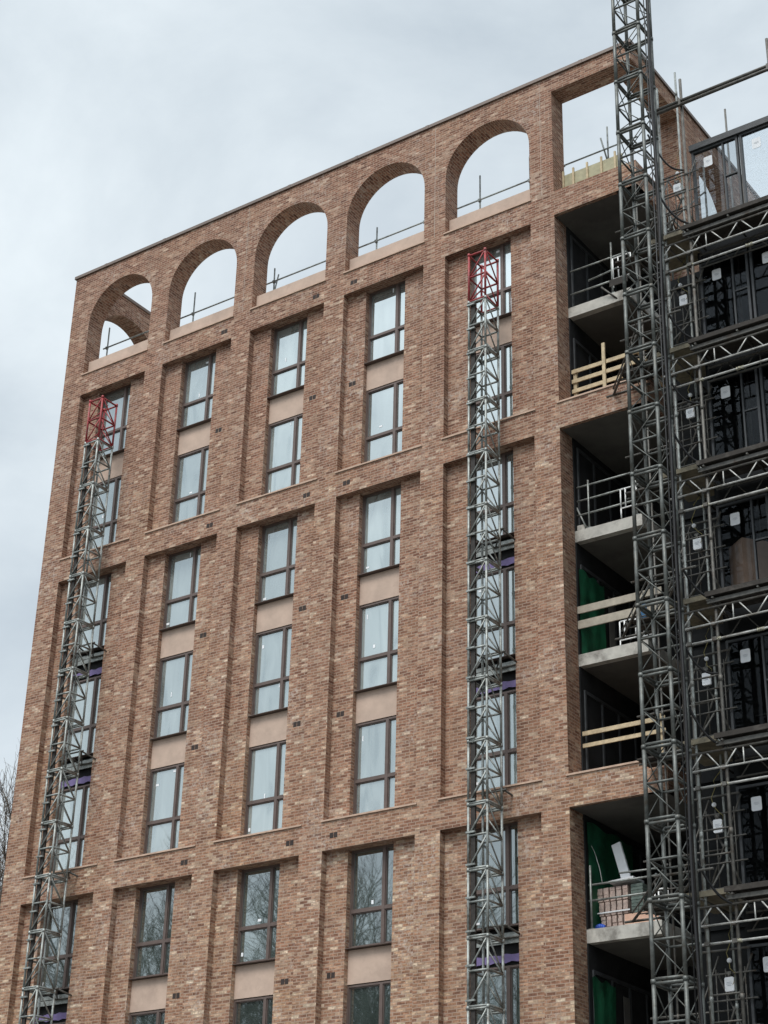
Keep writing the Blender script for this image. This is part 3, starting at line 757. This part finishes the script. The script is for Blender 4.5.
# ------------------------------------------------------------------ balcony edge protection
def rails(label, z, hs, posts, y=.66, x0=3.42, x1=5.05, m='steel', brace=None, side=True):
    r = thing('balcony_guardrail', label, 'guardrail', (4.2, y, z))
    for h in hs:
        part('rail', MB().tube((x0, y, z+h), (x1, y, z+h), .024), m, r)
        if side: part('rail', MB().tube((x1-.03, y, z+h+.03), (x1-.03, 2.9, z+h+.03), .024), m, r)
    for x, h in posts: part('post', MB().tube((x, y-.03, z+.005), (x, y-.03, z+h), .024).box(x-.07, y-.06, z+.003, x+.07, y+.06, z+.018), m, r)
    if brace: part('brace', MB().tube(brace[0], brace[1], .022), m, r)
    return r
def gate(label, x, z, h, y=.62, w=.34, slant=0.):
    m = MB(); r = .017
    for hh in (0, h): m.tube((x, y, z+hh), (x+w, y+slant, z+hh), r, 8)
    for q in (0, .3, 1): m.tube((x+w*q, y+slant*q, z), (x+w*q, y+slant*q, z+h), r, 8)
    m.tube((x, y, z), (x, y, z-.25), r, 8)
    return single('landing_gate', m, 'white', label, 'gate', (x, y, z))
z = FFL(4)
rails('grey tube guardrail on the topmost corner balcony slab', z, (.42, 1.12), [(4.62, 1.55)], m='steel')
single('loose_tube', MB().tube((3.86, .8, 13.98), (5.3, .8, 14.13), .024), 'steel', 'loose grey scaffold tube running behind the topmost balcony guardrail', 'tube', (4.5, .8, 14))
gate('white tube gate on the topmost corner balcony behind the hoist', 4.66, 13.62, .62, w=.5)
single('toe_board', MB().box(4.55, .60, 13.42, 5.05, .63, 13.62), 'board', 'grey toe board on the topmost corner balcony edge', 'board', (4.8, .6, 13.4))
single('loose_tube', MB().tube((4.40, .45, 13.38), (4.75, .62, 13.0), .026), 'steel2', 'short dark tube poking down over the topmost balcony slab edge', 'tube', (4.6, .5, 13.2))
r = thing('timber_guardrail', 'pale three board timber guardrail with upright post in upper corner opening', 'guardrail', (4.3, .45, 10.17))
for h in (10.75, 11.03, 11.31): part('board', MB().box(3.40, .60, h-.055, 5.45, .63, h+.05), 'timber', r)
for h in (10.75, 11.03, 11.31): part('board', MB().box(5.20, .635, h-.055, 5.23, 2.7, h+.05), 'timber', r)
part('post', MB().box(4.28, .555, 10.20, 4.365, .598, 11.83), 'timber', r); part('post', MB().box(3.43, .635, 10.20, 3.52, .71, 11.39), 'timber', r)
z = FFL(2)
rails('grey three rail tube guardrail above the green sheeted balcony', z, (.42, .80, 1.17), [(3.74, 1.28), (5.0, 1.2)], brace=((3.38, .7, z+.66), (3.66, .62, z+.04)))
single('concrete_block', MB().box(3.40, .66, z+.003, 3.60, .86, z+.16), 'concrete', 'small concrete block on slab edge under the three rail guardrail', 'block', (3.5, .7, z))
gate('white tube gate above the two wide timber boards', 4.60, z+.28, .50, w=.42)
z = FFL(1)
r = thing('timber_guardrail', 'two wide grey timber boards across the green sheeted balcony opening', 'guardrail', (4.3, .3, z))
for a, b in ((4.80, 4.94), (4.42, 4.58)): part('board', MB().obox((4.45, .62, (a+b)/2), (1.08, 0, 0), (0, .018, 0), (0, 0, (b-a)/2+.02)), weathered('weathered_board', (.36, .32, .26), .85, var=.22, scale=6), r)
gate('white tube gate below the two wide timber boards', 4.44, z+.12, .46, w=.40)
gate('white tube gate on the landing beside the blue bundle', 4.95, z+.10, .50, w=.3)
z = FFL(0)
r = thing('timber_guardrail', 'pair of narrow pale timber rails across the lower corner opening', 'guardrail', (4.3, .45, .72))
for a, b in ((1.80, 1.90), (1.52, 1.61)): part('board', MB().box(3.40, .61, a, 5.45, .64, b), 'timber', r)
part('post', MB().box(5.28, .645, .74, 5.36, .72, 1.98), 'timber', r)
z = FFL(-1)
rails('grey two rail tube guardrail in front of the pallet of bricks', z, (.62, .96), [(3.48, 1.38)])
single('loose_tube', MB().tube((4.2, .60, -1.43), (5.1, .60, -1.45), .022), 'steel', 'short loose tube above the rails by the pallet of bricks', 'tube', (4.5, .6, -1.4))
gate('white tube gate at the landing beside the pallet of bricks', 5.0, z+.05, .6, w=.3)
# pallet of bricks
pb = thing('brick_stack', 'leaning strapped stack of pinkish bricks on the lowest balcony', 'brick stack', (3.85, 1.0, z))
rb = random.Random(5)
for lay in range(3):
    m = MB(); z0 = z + .04 + lay*.31; n = 5; xo = 3.50 - lay*.035; wd = .68 + lay*.04
    for c in range(n):
        for q in range(4):
            x0 = xo + wd*c/n; m.box(x0+.014+rb.uniform(0, .006), .98+rb.uniform(0, .02), z0+q*.073, x0+wd/n-.02, 1.42, z0+q*.073+.071)
    part('brick_pack', m, 'block', pb)
part('pallet', MB().box(3.46, .98, z+.003, 4.22, 1.45, z+.035), 'timber', pb)
part('strap', MB().box(3.44, .968, z+.40, 4.22, .975, z+.43), 'plastic', pb)
single('block_stack', (lambda m: [m.box(4.24+.0*q, 1.02, z+.20+q*.07, 4.52, 1.4, z+.26+q*.07) for q in range(11)] and m)(MB().box(4.24, 1.02, z+.003, 4.52, 1.4, z+.19)), 'greyblock', 'grey green stack of thin blocks beside the pinkish bricks', 'block stack', (4.4, 1.2, z))
single('plywood_sheet', MB().box(4.13, .90, z+.005, 4.95, .93, z+.30), weathered('plywood', (.40, .29, .20), .8, var=.15) and 'card', 'brown plywood board leaning at the foot of the grey block stack', 'board', (4.5, .9, z))
single('insulation_sheet', MB().obox((4.07, 1.15, z+1.06), (.30, 0, .02), (0, .25, 0), (0, 0, .022)), 'plastic', 'white sheet lying on top of the stack of bricks', 'sheet', (4.07, 1.15, z+1.0))
single('leaning_board', MB().obox((4.0, 1.1, z+1.50), (.105, 0, .03), (0, .03, 0), (-.115, 0, .42)), 'plastic', 'pale grey board leaning upright on the stack of bricks', 'board', (4.0, 1.1, z+1.1))
bg_ = MB()
for q in range(6):
    t0, t1 = q/6, (q+1)/6
    bg_.tube((3.40+.26*t0, .90, z+.085), (3.40+.26*t1, .90, z+.085), .085*math.sin(.5+2.1*t0), 10, .085*math.sin(.5+2.1*t1))
single('blue_bag', bg_, 'blue', 'small bright blue bag on slab beside the stack of bricks', 'bag', (3.5, .9, z))
single('thin_cable', MB().path([(3.42, .8, z+1.9), (3.50, .82, z+1.72), (3.60, .84, z+1.35), (3.64, .86, z+1.05)], .008), 'bright', 'thin pale cable hanging by the dark green sheet above the blue bag', 'cable', (3.5, .8, z))
# green sheeting in three bays
def sheet(label, y0, y1, z0, z1, x=XC+.09):
    m = MB(); n = 14; nz = 6; rs = random.Random(int(z0*7))
    ph = rs.uniform(0, 6)
    P = lambda i, j: (x + .010*math.sin(i*1.1+ph) + .012*math.sin(j*1.9+i*.7), y0 + (y1-y0)*i/n, z0 + (z1-z0)*j/nz + (.05*math.sin(i*.9) if j == nz else 0))
    for i in range(n):
        for j in range(nz): m.quad(P(i, j), P(i+1, j), P(i+1, j+1), P(i, j+1), sm=True)
    return single('green_sheet', m, 'green', label, 'sheeting', (x, (y0+y1)/2, z0))
sheet('bright green sheeting behind the two wide timber boards', .62, 1.78, FFL(1)+.02, FFL(1)+2.15)
sheet('dark green sheeting behind the stack of bricks', .62, 2.7, FFL(-1)+.02, FFL(-1)+2.35)
sheet('green sheeting in the bottom corner opening below the bricks', .64, 1.66, FFL(-2)+.02, FFL(-2)+2.15)
bun = MB()
for q in range(5): bun.tube((5.05+.03*q, .5-.02*q, 4.05+.06*math.sin(q)), (5.1+.02*q, .48, 4.55+.05*math.cos(q*2)), .045, 8, .03)
single('blue_bundle', bun, 'worker', 'blue cloth bundle hung behind the hoist mast near the white gates', 'bundle', (5.1, .5, 4.3))
# grey bucket-like items on the green sheeted balcony
single('sand_bag', (lambda m: m.tube((3.75, 1.2, FFL(1)+.09), (4.05, 1.25, FFL(1)+.09), .10, 10, .085) and m)(MB()), weathered('grey_bag', (.22, .24, .30), .8) and 'greyblock', 'grey sack lying on the green sheeted balcony slab', 'sack', (3.9, 1.2, FFL(1)))
# box inside wing
cb = MB(); z = FFL(1)
cb.obox((8.02, -.20, z+.62), (.26, -.20, 0), (.20, .26, 0), (0, 0, .62))
cbx = thing('cardboard_box', 'large brown cardboard box behind glass of the wing, fourth screen row from the top', 'box', (7.98, -.12, z))
part('carton', cb, 'card', cbx); part('label', MB().obox((8.25, -.37, z+.50), (.035, .046, 0), (-.002, .0015, 0), (0, 0, .14)), 'plastic', cbx)
single('plywood_sheet', MB().box(8.1, -.45, FFL(-2)+.02, 8.8, -.43, FFL(-2)+1.3), 'timber', 'pale timber board behind the glass of the lowest wing screen', 'board', (8.45, -.44, FFL(-2)))

# ------------------------------------------------------------------ bare trees
def tree_mesh(seed, H):
    rs = random.Random(seed); tk, tw = MB(), MB()
    def grow(p, d, ln, r, lev):
        n = 3; q = p
        for i in range(n):
            d = (d + Vector((rs.uniform(-.16, .16), rs.uniform(-.16, .16), rs.uniform(-.03, .12)))).normalized()
            e = q + d*ln/n; ra, rb_ = r*(1-.25*i/n), r*(1-.25*(i+1)/n)
            (tk if lev < 3 else tw).tube(q, e, ra, 8 if lev < 2 else (5 if lev < 4 else 3), rb_)
            if lev < 6 and (i > 0 or lev > 0):
                for _ in range(1 if lev < 2 else rs.choice((1, 2, 2))):
                    ax = d.cross(Vector((rs.uniform(-1, 1), rs.uniform(-1, 1), rs.uniform(-1, 1)))).normalized()
                    nd_ = (Matrix.Rotation(R_(rs.uniform(24, 52)), 3, ax) @ d); nd_.z += .12
                    grow(e, nd_.normalized(), ln*rs.uniform(.55, .78), rb_*.58, lev+1)
            q = e
        if lev < 6: grow(q, d, ln*.72, r*.62, lev+1)
    grow(Vector((0, 0, 0)), Vector((0, 0, 1)), H*.34, H*.014, 0)
    return tk, tw
def tree(label, loc, tk, tw, rz=0., sc=1.):
    o = thing('bare_tree', label, 'tree', loc, 'leafless trees around the site'); o.rotation_euler.z = rz; o.scale = (sc,)*3
    for nme, me in (('trunk', tk), ('crown', tw)):
        c = bpy.data.objects.new(nme, me); COL.objects.link(c); c.parent = o
    return o
ta, tb_ = tree_mesh(11, 22.5), tree_mesh(29, 23.5)
TM = [(a.mesh('trunk', M_['bark']), b.mesh('crown', M_['twig'])) for a, b in (ta, tb_)]
tree('bare leafless tree beyond the left edge of the brick tower, nearer of the two', (-30.6, 13.0, G), *TM[0], 0.4, 1.0)
tree('bare leafless tree beyond the left edge of the brick tower, farther of the two', (-34.5, 19.0, G), *TM[1], 2.6, 1.08)
tree('low bare tree beyond the left edge of the brick tower, shortest there', (-29.4, 10.0, G), *TM[1], 5.1, .84)
for i, (x, y, rz, sc) in enumerate(((-33, -48, 1, 1.25), (-41, -47, 2.2, 1.3), (-26, -50, 3.0, 1.12), (-50, -46, 4.1, 1.3), (-59, -48, 5, 1.25))):
    tree(f'bare tree across the road, mirrored in the lower windows, {["middle", "fourth", "nearest", "second farthest", "farthest"][i]} of five', (x, y, G), *TM[i % 2], rz, sc)
